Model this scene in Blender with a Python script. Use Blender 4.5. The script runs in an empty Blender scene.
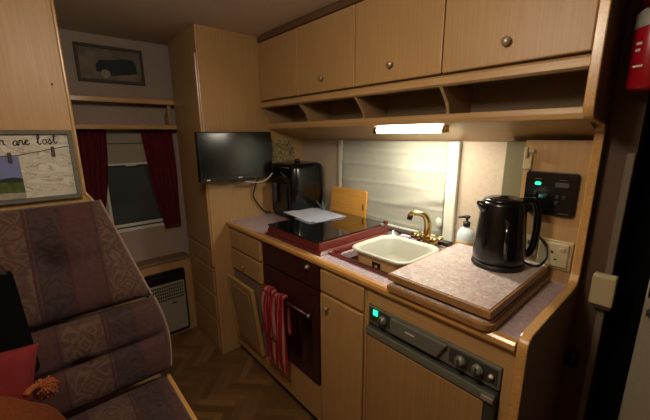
import bpy, bmesh, math, random
from mathutils import Vector, Matrix
random.seed(7)
PI = math.pi
C = bpy.context.scene.collection

# ------------------------------------------------------------------ materials
def nodes(name):
    m = bpy.data.materials.new(name); m.use_nodes = True
    nt = m.node_tree; b = nt.nodes['Principled BSDF']
    return m, nt, b
def rgb(c):  # sRGB 0..255 -> linear
    def f(v):
        v /= 255.0
        return v/12.92 if v <= .04045 else ((v+.055)/1.055)**2.4
    return (f(c[0]), f(c[1]), f(c[2]), 1)
def plain(name, col, rough=.5, metal=0, bump=0, bscale=80, spec=.5, var=.06, coat=0):
    m, nt, b = nodes(name)
    tc = nt.nodes.new('ShaderNodeTexCoord')
    n = nt.nodes.new('ShaderNodeTexNoise'); n.inputs['Scale'].default_value = bscale; n.inputs['Detail'].default_value = 3
    nt.links.new(tc.outputs['Object'], n.inputs['Vector'])
    r = nt.nodes.new('ShaderNodeValToRGB'); c = rgb(col)
    r.color_ramp.elements[0].position = .3; r.color_ramp.elements[1].position = .7
    r.color_ramp.elements[0].color = tuple(v*(1-var) for v in c[:3])+(1,)
    r.color_ramp.elements[1].color = tuple(min(1, v*(1+var)) for v in c[:3])+(1,)
    nt.links.new(n.outputs['Fac'], r.inputs['Fac']); nt.links.new(r.outputs['Color'], b.inputs['Base Color'])
    b.inputs['Roughness'].default_value = rough; b.inputs['Metallic'].default_value = metal
    b.inputs['Specular IOR Level'].default_value = spec; b.inputs['Coat Weight'].default_value = coat
    if bump:
        bp = nt.nodes.new('ShaderNodeBump'); bp.inputs['Strength'].default_value = bump; bp.inputs['Distance'].default_value = .002
        nt.links.new(n.outputs['Fac'], bp.inputs['Height']); nt.links.new(bp.outputs['Normal'], b.inputs['Normal'])
    return m
def wood(name, a, bcol, grain='z', rough=.42, scale=1.0, coat=.0):
    m, nt, b = nodes(name)
    tc = nt.nodes.new('ShaderNodeTexCoord'); mp = nt.nodes.new('ShaderNodeMapping')
    s = {'z': (110, 110, 3), 'x': (3, 110, 110), 'y': (110, 3, 110)}[grain]
    mp.inputs['Scale'].default_value = tuple(v*scale for v in s)
    nt.links.new(tc.outputs['Object'], mp.inputs['Vector'])
    n = nt.nodes.new('ShaderNodeTexNoise'); n.inputs['Scale'].default_value = 1.6; n.inputs['Detail'].default_value = 6; n.inputs['Distortion'].default_value = .4
    nt.links.new(mp.outputs['Vector'], n.inputs['Vector'])
    n2 = nt.nodes.new('ShaderNodeTexNoise'); n2.inputs['Scale'].default_value = 3.5
    nt.links.new(tc.outputs['Object'], n2.inputs['Vector'])
    mx = nt.nodes.new('ShaderNodeMath'); mx.operation = 'MULTIPLY_ADD'; mx.inputs[1].default_value = .75
    md = nt.nodes.new('ShaderNodeMath'); md.operation = 'MULTIPLY'; md.inputs[1].default_value = .25
    nt.links.new(n2.outputs['Fac'], md.inputs[0]); nt.links.new(n.outputs['Fac'], mx.inputs[0]); nt.links.new(md.outputs[0], mx.inputs[2])
    r = nt.nodes.new('ShaderNodeValToRGB')
    r.color_ramp.elements[0].position = .28; r.color_ramp.elements[1].position = .72
    r.color_ramp.elements[0].color = rgb(a); r.color_ramp.elements[1].color = rgb(bcol)
    nt.links.new(mx.outputs[0], r.inputs['Fac']); nt.links.new(r.outputs['Color'], b.inputs['Base Color'])
    b.inputs['Roughness'].default_value = rough; b.inputs['Coat Weight'].default_value = coat; b.inputs['Coat Roughness'].default_value = .25
    return m
def mottled(name, cols, scale=45, rough=.35):
    m, nt, b = nodes(name)
    tc = nt.nodes.new('ShaderNodeTexCoord')
    n = nt.nodes.new('ShaderNodeTexNoise'); n.inputs['Scale'].default_value = scale; n.inputs['Detail'].default_value = 5; n.inputs['Roughness'].default_value = .7; n.inputs['Distortion'].default_value = 1.2
    nt.links.new(tc.outputs['Object'], n.inputs['Vector'])
    r = nt.nodes.new('ShaderNodeValToRGB')
    r.color_ramp.elements[0].position = .3; r.color_ramp.elements[0].color = rgb(cols[0])
    r.color_ramp.elements[1].position = .7; r.color_ramp.elements[1].color = rgb(cols[2])
    e = r.color_ramp.elements.new(.5); e.color = rgb(cols[1])
    nt.links.new(n.outputs['Fac'], r.inputs['Fac']); nt.links.new(r.outputs['Color'], b.inputs['Base Color'])
    b.inputs['Roughness'].default_value = rough
    return m
def emis(name, col, s):
    m, nt, b = nodes(name)
    b.inputs['Base Color'].default_value = rgb(col); b.inputs['Emission Color'].default_value = rgb(col); b.inputs['Emission Strength'].default_value = s
    return m
def striped(name, stops, period, rough=.9, bump=.3):
    """colour bands along U of the UV map, repeating"""
    m, nt, b = nodes(name)
    uv = nt.nodes.new('ShaderNodeUVMap'); sp = nt.nodes.new('ShaderNodeSeparateXYZ'); nt.links.new(uv.outputs[0], sp.inputs[0])
    mu = nt.nodes.new('ShaderNodeMath'); mu.operation = 'MULTIPLY'; mu.inputs[1].default_value = 1/period
    fr = nt.nodes.new('ShaderNodeMath'); fr.operation = 'FRACT'
    nt.links.new(sp.outputs[0], mu.inputs[0]); nt.links.new(mu.outputs[0], fr.inputs[0])
    r = nt.nodes.new('ShaderNodeValToRGB'); r.color_ramp.interpolation = 'CONSTANT'
    r.color_ramp.elements[0].position = 0; r.color_ramp.elements[0].color = rgb(stops[0][1])
    r.color_ramp.elements[1].position = stops[1][0]; r.color_ramp.elements[1].color = rgb(stops[1][1])
    for p, c in stops[2:]:
        e = r.color_ramp.elements.new(p); e.color = rgb(c)
    nt.links.new(fr.outputs[0], r.inputs['Fac']); nt.links.new(r.outputs['Color'], b.inputs['Base Color'])
    b.inputs['Roughness'].default_value = rough
    n = nt.nodes.new('ShaderNodeTexNoise'); n.inputs['Scale'].default_value = 400
    bp = nt.nodes.new('ShaderNodeBump'); bp.inputs['Strength'].default_value = bump; bp.inputs['Distance'].default_value = .002
    nt.links.new(n.outputs['Fac'], bp.inputs['Height']); nt.links.new(bp.outputs['Normal'], b.inputs['Normal'])
    return m
def upholstery(name):
    """moquette: vertical bands along U (metres across the seat), swirls and medallions inside the bands"""
    m, nt, b = nodes(name); N = nt.nodes.new; Lk = nt.links.new
    uv = N('ShaderNodeUVMap')
    nz = N('ShaderNodeTexNoise'); nz.inputs['Scale'].default_value = 17; nz.inputs['Detail'].default_value = 2
    Lk(uv.outputs[0], nz.inputs['Vector'])
    sub = N('ShaderNodeVectorMath'); sub.operation = 'SUBTRACT'; sub.inputs[1].default_value = (.5, .5, .5); Lk(nz.outputs['Color'], sub.inputs[0])
    scl = N('ShaderNodeVectorMath'); scl.operation = 'SCALE'; scl.inputs['Scale'].default_value = .09; Lk(sub.outputs[0], scl.inputs[0])
    add = N('ShaderNodeVectorMath'); Lk(uv.outputs[0], add.inputs[0]); Lk(scl.outputs[0], add.inputs[1])
    sp = N('ShaderNodeSeparateXYZ'); Lk(uv.outputs[0], sp.inputs[0])
    # swirls
    vo = N('ShaderNodeTexVoronoi'); vo.inputs['Scale'].default_value = 13; vo.feature = 'F1'; Lk(add.outputs[0], vo.inputs['Vector'])
    sn = N('ShaderNodeMath'); sn.operation = 'MULTIPLY'; sn.inputs[1].default_value = 22; Lk(vo.outputs['Distance'], sn.inputs[0])
    sw = N('ShaderNodeMath'); sw.operation = 'SINE'; Lk(sn.outputs[0], sw.inputs[0])
    sr = N('ShaderNodeMapRange'); sr.inputs['From Min'].default_value = -.2; sr.inputs['From Max'].default_value = .8; Lk(sw.outputs[0], sr.inputs['Value'])
    def math_(op, a, bb=None, c=None):
        n = N('ShaderNodeMath'); n.operation = op
        for i, v in enumerate((a, bb, c)):
            if v is None: continue
            if isinstance(v, (int, float)): n.inputs[i].default_value = v
            else: Lk(v, n.inputs[i])
        return n.outputs[0]
    P = .34
    ph = math_('FRACT', math_('MULTIPLY_ADD', sp.outputs[0], 1/P, 10.0))
    base = N('ShaderNodeValToRGB'); base.color_ramp.interpolation = 'CONSTANT'
    figs = N('ShaderNodeValToRGB'); figs.color_ramp.interpolation = 'CONSTANT'
    T_base = [(0, (67, 42, 33)), (.36, (55, 18, 20)), (.385, (66, 40, 33)), (.40, (51, 20, 20)), (.42, (53, 31, 31)), (.66, (56, 21, 22)), (.68, (61, 29, 28)), (.96, (53, 18, 20)), (.98, (69, 43, 35))]
    T_fig = [(0, (85, 59, 45)), (.36, (48, 16, 17)), (.385, (57, 36, 29)), (.40, (45, 18, 18)), (.42, (35, 20, 21)), (.66, (49, 19, 19)), (.68, (67, 35, 29)), (.96, (46, 16, 17)), (.98, (61, 39, 30))]
    for ramp, T in ((base, T_base), (figs, T_fig)):
        ramp.color_ramp.elements[0].position = 0; ramp.color_ramp.elements[0].color = rgb(T[0][1])
        ramp.color_ramp.elements[1].position = T[1][0]; ramp.color_ramp.elements[1].color = rgb(T[1][1])
        for p_, c_ in T[2:]:
            e = ramp.color_ramp.elements.new(p_); e.color = rgb(c_)
        Lk(ph, ramp.inputs['Fac'])
    # medallions: diamonds down the pale band
    du = math_('MULTIPLY', math_('ABSOLUTE', math_('SUBTRACT', ph, .18)), P)
    tv = math_('FRACT', math_('MULTIPLY', sp.outputs[1], 1/.15))
    dv = math_('MULTIPLY', math_('ABSOLUTE', math_('SUBTRACT', tv, .5)), .15)
    spn = N('ShaderNodeSeparateXYZ'); Lk(scl.outputs[0], spn.inputs[0])
    dd = math_('ADD', math_('ADD', math_('MULTIPLY', du, 1.3), dv), math_('MULTIPLY', spn.outputs[0], .9))
    rings = math_('SINE', math_('MULTIPLY', dd, 240))
    inb = math_('LESS_THAN', ph, .36)
    inm = math_('MULTIPLY', inb, math_('LESS_THAN', dd, .062))
    mixf = N('ShaderNodeMix'); mixf.data_type = 'FLOAT'
    rr = N('ShaderNodeMapRange'); rr.inputs['From Min'].default_value = -.3; rr.inputs['From Max'].default_value = .6; Lk(rings, rr.inputs['Value'])
    Lk(inm, mixf.inputs[0]); Lk(sr.outputs[0], mixf.inputs[2]); Lk(rr.outputs[0], mixf.inputs[3])
    mc = N('ShaderNodeMix'); mc.data_type = 'RGBA'
    Lk(mixf.outputs[0], mc.inputs[0]); Lk(base.outputs['Color'], mc.inputs[6]); Lk(figs.outputs['Color'], mc.inputs[7])
    Lk(mc.outputs[2], b.inputs['Base Color'])
    b.inputs['Roughness'].default_value = .85; b.inputs['Sheen Weight'].default_value = .08
    n = N('ShaderNodeTexNoise'); n.inputs['Scale'].default_value = 16; n.inputs['Detail'].default_value = 5; n.inputs['Distortion'].default_value = 1; Lk(uv.outputs[0], n.inputs['Vector'])
    bp = N('ShaderNodeBump'); bp.inputs['Strength'].default_value = .6; bp.inputs['Distance'].default_value = .012
    Lk(n.outputs['Fac'], bp.inputs['Height']); Lk(bp.outputs['Normal'], b.inputs['Normal'])
    return m

M = {}
M['wood'] = wood('maple_laminate', (160, 124, 78), (182, 145, 96), 'z', .45)
M['wood_x'] = wood('maple_laminate_long', (160, 124, 78), (184, 147, 98), 'x', .42)
M['wood_y'] = wood('maple_laminate_cross', (140, 112, 76), (170, 138, 96), 'y', .45)
M['trim'] = wood('beech_edging', (170, 124, 66), (204, 156, 90), 'x', .25, 1, .5)
M['trim_pale'] = wood('pale_maple_edging', (160, 126, 82), (190, 154, 106), 'x', .35, 1, .2)
M['trim_z'] = wood('beech_edging_upright', (160, 122, 74), (190, 150, 98), 'z', .3, 1, .3)
M['trim_y'] = wood('beech_edging_cross', (168, 124, 68), (204, 158, 94), 'y', .25, 1, .5)
M['inside'] = plain('locker_inside', (128, 110, 88), .8)
M['lining'] = plain('ceiling_lining', (204, 184, 160), .85, bump=.3, bscale=60, var=.03)
M['wallboard'] = mottled('vinyl_wallboard', ((172, 154, 132), (180, 162, 140), (188, 170, 148)), 60, .6)
M['brownwall'] = plain('brown_wallboard', (84, 62, 44), .7)
M['laminate'] = mottled('mottled_laminate', ((148, 126, 124), (186, 168, 162), (222, 208, 200)), 60, .32)
M['laminate2'] = mottled('mottled_worktop', ((134, 114, 122), (168, 148, 154), (204, 186, 190)), 75, .3)
M['maroon'] = plain('maroon_enamel', (98, 38, 32), .25, coat=.5, var=.03)
M['oven'] = wood('dark_brown_oven_front', (46, 20, 18), (62, 28, 24), 'x', .3)
M['blackglass'] = plain('smoked_glass', (8, 8, 8), .04, spec=.8, coat=1, var=0)
M['black'] = plain('gloss_black_plastic', (11, 12, 12), .22, spec=.6, var=0)
M['matblack'] = plain('matt_black_plastic', (14, 14, 15), .5, var=0)
M['screen'] = plain('screen_black', (7, 8, 9), .16, spec=.6, var=0)
M['void'] = plain('night_black', (5, 6, 8), .9, var=0, spec=.08)
M['cream'] = plain('cream_plastic', (176, 158, 118), .4, var=.02)
M['bowl'] = plain('bowl_plastic', (184, 184, 170), .35, var=.02)
M['bowlside'] = plain('bowl_body_plastic', (205, 170, 112), .4, var=.03)
M['white'] = plain('white_plastic', (205, 200, 188), .4, var=.02)
M['socketwhite'] = plain('aged_socket_plastic', (182, 168, 130), .4, var=.02)
M['whiteframe'] = plain('cream_window_frame', (205, 206, 190), .35, var=.02)
M['brass'] = plain('polished_brass', (206, 184, 128), .2, 1, var=.02)
M['steel'] = plain('brushed_steel', (176, 174, 168), .35, .7, var=.03)
M['nickel'] = plain('satin_nickel_knob', (176, 160, 134), .35, .6, var=.03)
M['paper'] = plain('white_paper', (232, 236, 246), .8, var=.015, bscale=150)
M['board'] = wood('bamboo_board', (196, 138, 58), (220, 164, 80), 'x', .5)
M['curtain'] = plain('burgundy_curtain', (128, 32, 42), .9, var=.15, bscale=90, bump=.2)
M['glass_night'] = plain('window_glass_night', (66, 68, 70), .25, spec=.6, var=.05)
M['blind'] = plain('cream_blind', (224, 223, 206), .8, var=.03, bscale=40)
M['blind2'] = plain('pale_blind', (150, 140, 122), .8, var=.03)
M['grey'] = plain('grey_fascia', (96, 98, 88), .35, var=.04)
M['greydark'] = plain('grey_fascia_recess', (52, 54, 50), .4, var=.04)
M['greenled'] = emis('green_indicator', (20, 235, 130), 2.2)
M['heater'] = plain('beige_heater_front', (142, 138, 120), .5, var=.04)
M['slot'] = plain('heater_slot', (34, 34, 30), .7)
M['piping'] = plain('pale_piping', (150, 112, 96), .8)
M['red'] = plain('red_cushion', (104, 14, 14), .9, bump=.4, bscale=220, var=.1)
M['rust'] = plain('rust_wool', (128, 62, 20), .95, bump=.8, bscale=160, var=.25)
M['redpaint'] = plain('red_paint', (150, 14, 26), .3, coat=.3, var=.02)
M['doorgrey'] = plain('grey_door', (158, 150, 132), .6, bump=.3, bscale=200)
M['frame_grey'] = wood('driftwood_frame', (78, 76, 66), (110, 106, 92), 'y', .7)
M['ink'] = plain('black_ink', (20, 18, 18), .7, var=0)
M['liquid'] = plain('pale_soap', (196, 206, 206), .15, var=.05)
M['label'] = plain('gold_label', (196, 160, 96), .4, var=.2, bscale=120)
M['leaf'] = plain('grey_green_leaf', (138, 152, 140), .6, var=.2)
M['copper'] = plain('copper_tin', (150, 74, 58), .25, .7)
M['upholstery'] = upholstery('plum_moquette')
M['towel'] = striped('red_striped_towel', [(0, (188, 34, 44)), (.26, (206, 146, 142)), (.44, (180, 34, 44)), (.54, (200, 120, 122)), (.60, (170, 26, 38)), (.84, (214, 158, 152))], .092)
def map_material():
    m, nt, b = nodes('old_map_print'); N = nt.nodes.new
    tc = N('ShaderNodeTexCoord'); v = N('ShaderNodeTexVoronoi'); v.feature = 'DISTANCE_TO_EDGE'; v.inputs['Scale'].default_value = 32
    n = N('ShaderNodeTexNoise'); n.inputs['Scale'].default_value = 26
    nt.links.new(tc.outputs['Object'], v.inputs['Vector']); nt.links.new(tc.outputs['Object'], n.inputs['Vector'])
    r = N('ShaderNodeValToRGB'); r.color_ramp.elements[0].position = .03; r.color_ramp.elements[0].color = rgb((130, 116, 88)); r.color_ramp.elements[1].position = .09; r.color_ramp.elements[1].color = rgb((190, 176, 140))
    r2 = N('ShaderNodeValToRGB'); r2.color_ramp.elements[0].position = .4; r2.color_ramp.elements[0].color = rgb((214, 200, 168)); r2.color_ramp.elements[1].position = .62; r2.color_ramp.elements[1].color = rgb((176, 172, 144))
    mx = N('ShaderNodeMix'); mx.data_type = 'RGBA'; mx.blend_type = 'MULTIPLY'; mx.inputs[0].default_value = .9
    nt.links.new(v.outputs['Distance'], r.inputs['Fac']); nt.links.new(n.outputs['Fac'], r2.inputs['Fac'])
    nt.links.new(r.outputs['Color'], mx.inputs[6]); nt.links.new(r2.outputs['Color'], mx.inputs[7]); nt.links.new(mx.outputs[2], b.inputs['Base Color'])
    b.inputs['Roughness'].default_value = .6
    return m
M['map'] = map_material()
def whitewash():
    m, nt, b = nodes('whitewashed_boards'); N = nt.nodes.new
    tc = N('ShaderNodeTexCoord'); n = N('ShaderNodeTexNoise'); n.inputs['Scale'].default_value = 9; n.inputs['Detail'].default_value = 7; n.inputs['Distortion'].default_value = 2.5
    mp = N('ShaderNodeMapping'); mp.inputs['Scale'].default_value = (1, 1, 2.2); nt.links.new(tc.outputs['Object'], mp.inputs['Vector']); nt.links.new(mp.outputs['Vector'], n.inputs['Vector'])
    r = N('ShaderNodeValToRGB'); r.color_ramp.elements[0].position = .36; r.color_ramp.elements[0].color = rgb((196, 196, 186)); r.color_ramp.elements[1].position = .6; r.color_ramp.elements[1].color = rgb((184, 180, 166))
    for p_, c_ in ((.47, (198, 196, 184)), (.5, (150, 132, 108)), (.53, (192, 188, 174))):
        e = r.color_ramp.elements.new(p_); e.color = rgb(c_)
    nt.links.new(n.outputs['Fac'], r.inputs['Fac']); nt.links.new(r.outputs['Color'], b.inputs['Base Color']); b.inputs['Roughness'].default_value = .6
    return m
M['whitewash'] = whitewash()

# ------------------------------------------------------------------ mesh helpers (world coordinates in; objects carry the offset)
ORG = {}
def obj(name, bm, mat, parent=None, smooth=False, bevel=0, seg=2):
    me = bpy.data.meshes.new(name)
    bmesh.ops.recalc_face_normals(bm, faces=bm.faces)
    org = ORG.get(parent.name, Vector((0, 0, 0))) if parent else None
    if parent is None:
        xs = [v.co for v in bm.verts]
        org = Vector(((min(c.x for c in xs)+max(c.x for c in xs))/2, (min(c.y for c in xs)+max(c.y for c in xs))/2, min(c.z for c in xs)))
    bmesh.ops.translate(bm, verts=bm.verts, vec=-org)
    bm.to_mesh(me); bm.free()
    o = bpy.data.objects.new(name, me); C.objects.link(o)
    if parent: o.parent = parent
    else: o.location = org
    ORG[o.name] = org
    me.materials.append(M[mat] if isinstance(mat, str) else mat)
    if smooth:
        for p in me.polygons: p.use_smooth = True
    if bevel:
        b = o.modifiers.new('bevel', 'BEVEL'); b.width = bevel; b.segments = seg; b.limit_method = 'ANGLE'; b.angle_limit = math.radians(40)
    return o
def thing(name, loc, label, cat, group=None):
    o = bpy.data.objects.new(name, None); o.location = loc; C.objects.link(o); o.empty_display_size = .05
    ORG[o.name] = Vector(loc); o['label'] = label; o['category'] = cat
    if group: o['group'] = group
    return o
def tag(o, label, cat, group=None):
    o['label'] = label; o['category'] = cat
    if group: o['group'] = group
    return o
def struct(name, bm, mat, parent=None, **k):
    o = obj(name, bm, mat, parent, **k)
    if parent is None: o['kind'] = 'structure'
    return o
def box(x0, x1, y0, y1, z0, z1, bm=None):
    bm = bm or bmesh.new()
    v = [bm.verts.new((x, y, z)) for x in (x0, x1) for y in (y0, y1) for z in (z0, z1)]
    for f in ((0, 1, 3, 2), (4, 6, 7, 5), (0, 4, 5, 1), (2, 3, 7, 6), (0, 2, 6, 4), (1, 5, 7, 3)): bm.faces.new([v[i] for i in f])
    return bm
def prism(pts, axis, a, b, bm=None):
    """pts in the two other axes (cyclic order kept), extruded along axis from a to b"""
    bm = bm or bmesh.new()
    def mk(p, t):
        return {'x': (t, p[0], p[1]), 'y': (p[0], t, p[1]), 'z': (p[0], p[1], t)}[axis]
    A = [bm.verts.new(mk(p, a)) for p in pts]; B = [bm.verts.new(mk(p, b)) for p in pts]
    bm.faces.new(A[::-1]); bm.faces.new(B)
    for i in range(len(pts)):
        j = (i+1) % len(pts); bm.faces.new((A[i], A[j], B[j], B[i]))
    return bm
def rrect(cx, cy, w, h, r, n=6):
    pts = []
    for k, (sx, sy) in enumerate(((1, 1), (-1, 1), (-1, -1), (1, -1))):
        for i in range(n+1):
            a = k*PI/2 + i*PI/2/n
            pts.append((cx+sx*(w/2-r)+r*math.cos(a), cy+sy*(h/2-r)+r*math.sin(a)))
    return pts
def tube(path, r, n=10, bm=None, closed=False, caps=True):
    bm = bm or bmesh.new(); path = [Vector(p) for p in path]; rings = []
    up = None; L = len(path)
    for i, p in enumerate(path):
        if closed: t = (path[(i+1) % L]-path[i-1]).normalized()
        else: t = (path[min(i+1, L-1)]-path[max(i-1, 0)]).normalized()
        if up is None:
            up = Vector((0, 0, 1)) if abs(t.z) < .9 else Vector((1, 0, 0))
        s = t.cross(up)
        if s.length < 1e-6: s = t.orthogonal()
        s.normalize(); up = s.cross(t).normalized()
        rr = r[i] if isinstance(r, (list, tuple)) else r
        rings.append([bm.verts.new(p+s*rr*math.cos(2*PI*k/n)+up*rr*math.sin(2*PI*k/n)) for k in range(n)])
    for i in range(L if closed else L-1):
        a, b = rings[i], rings[(i+1) % L]
        for k in range(n): bm.faces.new((a[k], a[(k+1) % n], b[(k+1) % n], b[k]))
    if caps and not closed:
        bm.faces.new(rings[0][::-1]); bm.faces.new(rings[-1])
    return bm
def smoothpath(pts, n=8):
    pts = [Vector(p) for p in pts]; out = []
    for i in range(len(pts)-1):
        p0 = pts[max(i-1, 0)]; p1 = pts[i]; p2 = pts[i+1]; p3 = pts[min(i+2, len(pts)-1)]
        for k in range(n):
            t = k/n
            out.append(.5*((2*p1)+(-p0+p2)*t+(2*p0-5*p1+4*p2-p3)*t*t+(-p0+3*p1-3*p2+p3)*t**3))
    out.append(pts[-1]); return out
def lathe(prof, c, n=32, bm=None, axis='z', sx=1, sy=1):
    """prof: (radius, height) list; closed at radius 0"""
    bm = bm or bmesh.new(); rings = []
    def mk(r, a, h):
        u, v = r*math.cos(a)*sx, r*math.sin(a)*sy
        return {'z': (c[0]+u, c[1]+v, c[2]+h), 'y': (c[0]+u, c[1]+h, c[2]+v), 'x': (c[0]+h, c[1]+u, c[2]+v)}[axis]
    for r, h in prof:
        rings.append([bm.verts.new(mk(max(r, 1e-5), 2*PI*k/n, h)) for k in range(n)])
    for a, b in zip(rings, rings[1:]):
        for k in range(n): bm.faces.new((a[k], a[(k+1) % n], b[(k+1) % n], b[k]))
    bm.faces.new(rings[0][::-1]); bm.faces.new(rings[-1])
    return bm
def loft(sections, bm=None, capa=True, capb=True):
    bm = bm or bmesh.new(); R = [[bm.verts.new(p) for p in s] for s in sections]; n = len(R[0])
    for a, b in zip(R, R[1:]):
        for k in range(n): bm.faces.new((a[k], a[(k+1) % n], b[(k+1) % n], b[k]))
    if capa: bm.faces.new(R[0][::-1])
    if capb: bm.faces.new(R[-1])
    return bm
def knob(name, c, axis, sgn, r, mat, parent):
    prof = [(r*.45, 0), (r*.45, .006), (r, .010), (r, .016), (r*.8, .020), (0, .021)]
    return obj(name, lathe([(a, h*sgn) for a, h in prof], c, 20, axis=axis), mat, parent, smooth=True)

# ------------------------------------------------------------------ setting
H = .90; YW = .60; ZC = 2.0; XF = -.56
def herringbone():
    bm = bmesh.new(); W = .042; n = 5; col = bm.loops.layers.color.new('tone')
    ca, sa = math.cos(PI/4), math.sin(PI/4)
    def put(x0, x1, y0, y1):
        g = .03; pts = [(x0+g, y0+g), (x1-g, y0+g), (x1-g, y1-g), (x0+g, y1-g)]
        w = [((x*ca-y*sa)*W+.6, (x*sa+y*ca)*W-.4) for x, y in pts]
        if any(p[0] < -.56 or p[0] > 2.2 or p[1] < -1.25 or p[1] > .1 for p in w): return
        t = random.uniform(.55, .9)
        f = bm.faces.new([bm.verts.new((p[0], p[1], .0006)) for p in w])
        for l in f.loops: l[col] = (t, t, t, 1)
    for a in range(-60, 61):
        for b in range(-12, 13):
            ox, oy = a+n*b, a-n*b
            put(ox, ox+n, oy, oy+1); put(ox+n, ox+n+1, oy-n+1, oy+1)
    base = [bm.verts.new(p) for p in ((-1.0, -1.7, 0), (3.4, -1.7, 0), (3.4, .75, 0), (-1.0, .75, 0))]
    f = bm.faces.new(base)
    for l in f.loops: l[col] = (.35, .35, .35, 1)
    return bm
m, nt, b = nodes('herringbone_parquet')
at = nt.nodes.new('ShaderNodeVertexColor'); at.layer_name = 'tone'
r = nt.nodes.new('ShaderNodeValToRGB'); r.color_ramp.elements[0].color = rgb((108, 78, 48)); r.color_ramp.elements[0].position = .3; r.color_ramp.elements[1].color = rgb((160, 122, 80))
nt.links.new(at.outputs[0], r.inputs['Fac'])
n_ = nt.nodes.new('ShaderNodeTexNoise'); n_.inputs['Scale'].default_value = 60; n_.inputs['Detail'].default_value = 5
mx = nt.nodes.new('ShaderNodeMix'); mx.data_type = 'RGBA'; mx.blend_type = 'MULTIPLY'; mx.inputs[0].default_value = .35
nt.links.new(r.outputs['Color'], mx.inputs[6]); nt.links.new(n_.outputs['Color'], mx.inputs[7]); nt.links.new(mx.outputs[2], b.inputs['Base Color'])
b.inputs['Roughness'].default_value = .35
M['floor'] = m
struct('floor', herringbone(), 'floor')
struct('ceiling', box(-1.0, 3.4, -1.7, .75, ZC, ZC+.03), 'lining')
# kitchen wall with the window opening (x .40-1.14, z .93-1.39)
wk = bmesh.new()
box(-.6, .40, YW, YW+.03, 0, ZC, wk); box(1.14, 2.4, YW, YW+.03, 0, ZC, wk); box(.40, 1.14, YW, YW+.03, 0, .93, wk); box(.40, 1.14, YW, YW+.03, 1.39, ZC, wk)
struct('wall_kitchen', wk, 'wallboard')
struct('wall_control', prism([(1.47, .48), (1.67, .48), (1.67, YW), (1.47, YW)], 'z', H, 1.395), 'wood')
struct('trim_1', box(1.395, 1.47, .50, YW, H, 1.39), plain('olive_stile', (112, 106, 76), .45), bevel=.004)
wf = bmesh.new()
box(XF-.03, XF, -1.7, -.53, 0, ZC, wf); box(XF-.03, XF, -.20, YW, 0, ZC, wf); box(XF-.03, XF, -.53, -.20, 0, .82, wf); box(XF-.03, XF, -.53, -.20, 1.44, ZC, wf)
struct('wall_front', wf, plain('mauve_wallpaper', (158, 138, 124), .8, bump=.2, bscale=70))
struct('wall_left', box(XF, 3.4, -1.68, -1.65, 0, ZC), 'wood')
struct('wall_back', box(3.35, 3.38, -1.65, .6, 0, ZC), 'brownwall')
# bulkhead behind the seat
struct('wall_bulkhead', prism([(-1.65, 0), (-.69, 0), (-.69, 1.13), (-.728, 1.19), (-.728, ZC), (-1.65, ZC)], 'x', .19, .22), 'wood')
struct('trim_2', prism([(-.69, .40), (-.678, .40), (-.678, 1.13), (-.716, 1.195), (-.716, ZC), (-.728, ZC), (-.728, 1.19), (-.69, 1.13)], 'x', .186, .226), 'trim_z', bevel=.004)
# far recess: dado panel, ledge, shelves
struct('wall_dado', box(-.47, -.45, -1.2, -.111, 0, .56), 'wood')
struct('trim_3', box(XF, -.44, -1.2, -.112, .56, .578), wood('dull_ledge', (110, 84, 66), (128, 100, 78), 'y', .5), bevel=.004)

# kitchen window: frame, pane, sill strip
w1 = struct('window_1', box(.40, 1.14, YW+.02, YW+.026, .93, 1.39), 'glass_night')
fr = bmesh.new()
box(.378, .412, .585, YW, .9, 1.385, fr); 
struct('window_frame', fr, 'whiteframe', w1, bevel=.004)
fr = bmesh.new(); box(1.118, 1.172, .575, YW, .9, 1.385, fr)
struct('window_frame', fr, 'whiteframe', w1, bevel=.006)
cas = tag(obj('blind_catch', lathe([(.013, 0), (.016, .004), (.013, .010), (0, .012)], (1.104, .560, 1.00), 16, axis='y', sx=1, sy=1.6), 'whiteframe', smooth=True), 'small cream knob at the lower right of the kitchen blind', 'catch')
# pleated blind pulled down over the window
def blind_mesh():
    bm = bmesh.new(); nx, nz = 40, 60; x0, x1, z0, z1 = .412, 1.118, .925, 1.385; g = []
    for j in range(nz+1):
        row = []
        t = j/nz; z = z0+(z1-z0)*t
        for i in range(nx+1):
            s = i/nx; x = x0+(x1-x0)*s
            d = 0
            for zz in (.05, .27, .49, .70, .88): d += .0035*math.exp(-((t-zz-.01*math.sin(6*s+zz*9))/.018)**2)
            d += .006*math.exp(-((s-.93)/.12)**2-((t-.42+.35*(s-.9))/.10)**2)*math.sin(26*t+4*s)
            d += .004*math.sin(9*s+3*t)*math.sin(PI*t)+.008*math.exp(-((t-.28-.25*(s-.6))/.05)**2)*math.exp(-((s-.75)/.25)**2)
            row.append(bm.verts.new((x, YW-.004-d-.006, z)))
        g.append(row)
    for j in range(nz):
        for i in range(nx): bm.faces.new((g[j][i], g[j][i+1], g[j+1][i+1], g[j+1][i]))
    bmesh.ops.solidify(bm, geom=bm.faces[:], thickness=.002)
    return bm
t = thing('roller_blind', (.765, .59, .925), 'cream fabric blind pulled down over the kitchen window behind the tap', 'blind')
obj('blind_fabric', blind_mesh(), 'blind', t, smooth=True)
obj('bottom_bar', box(.413, 1.117, .580, .596, .915, .927), 'whiteframe', t, bevel=.003)

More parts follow.
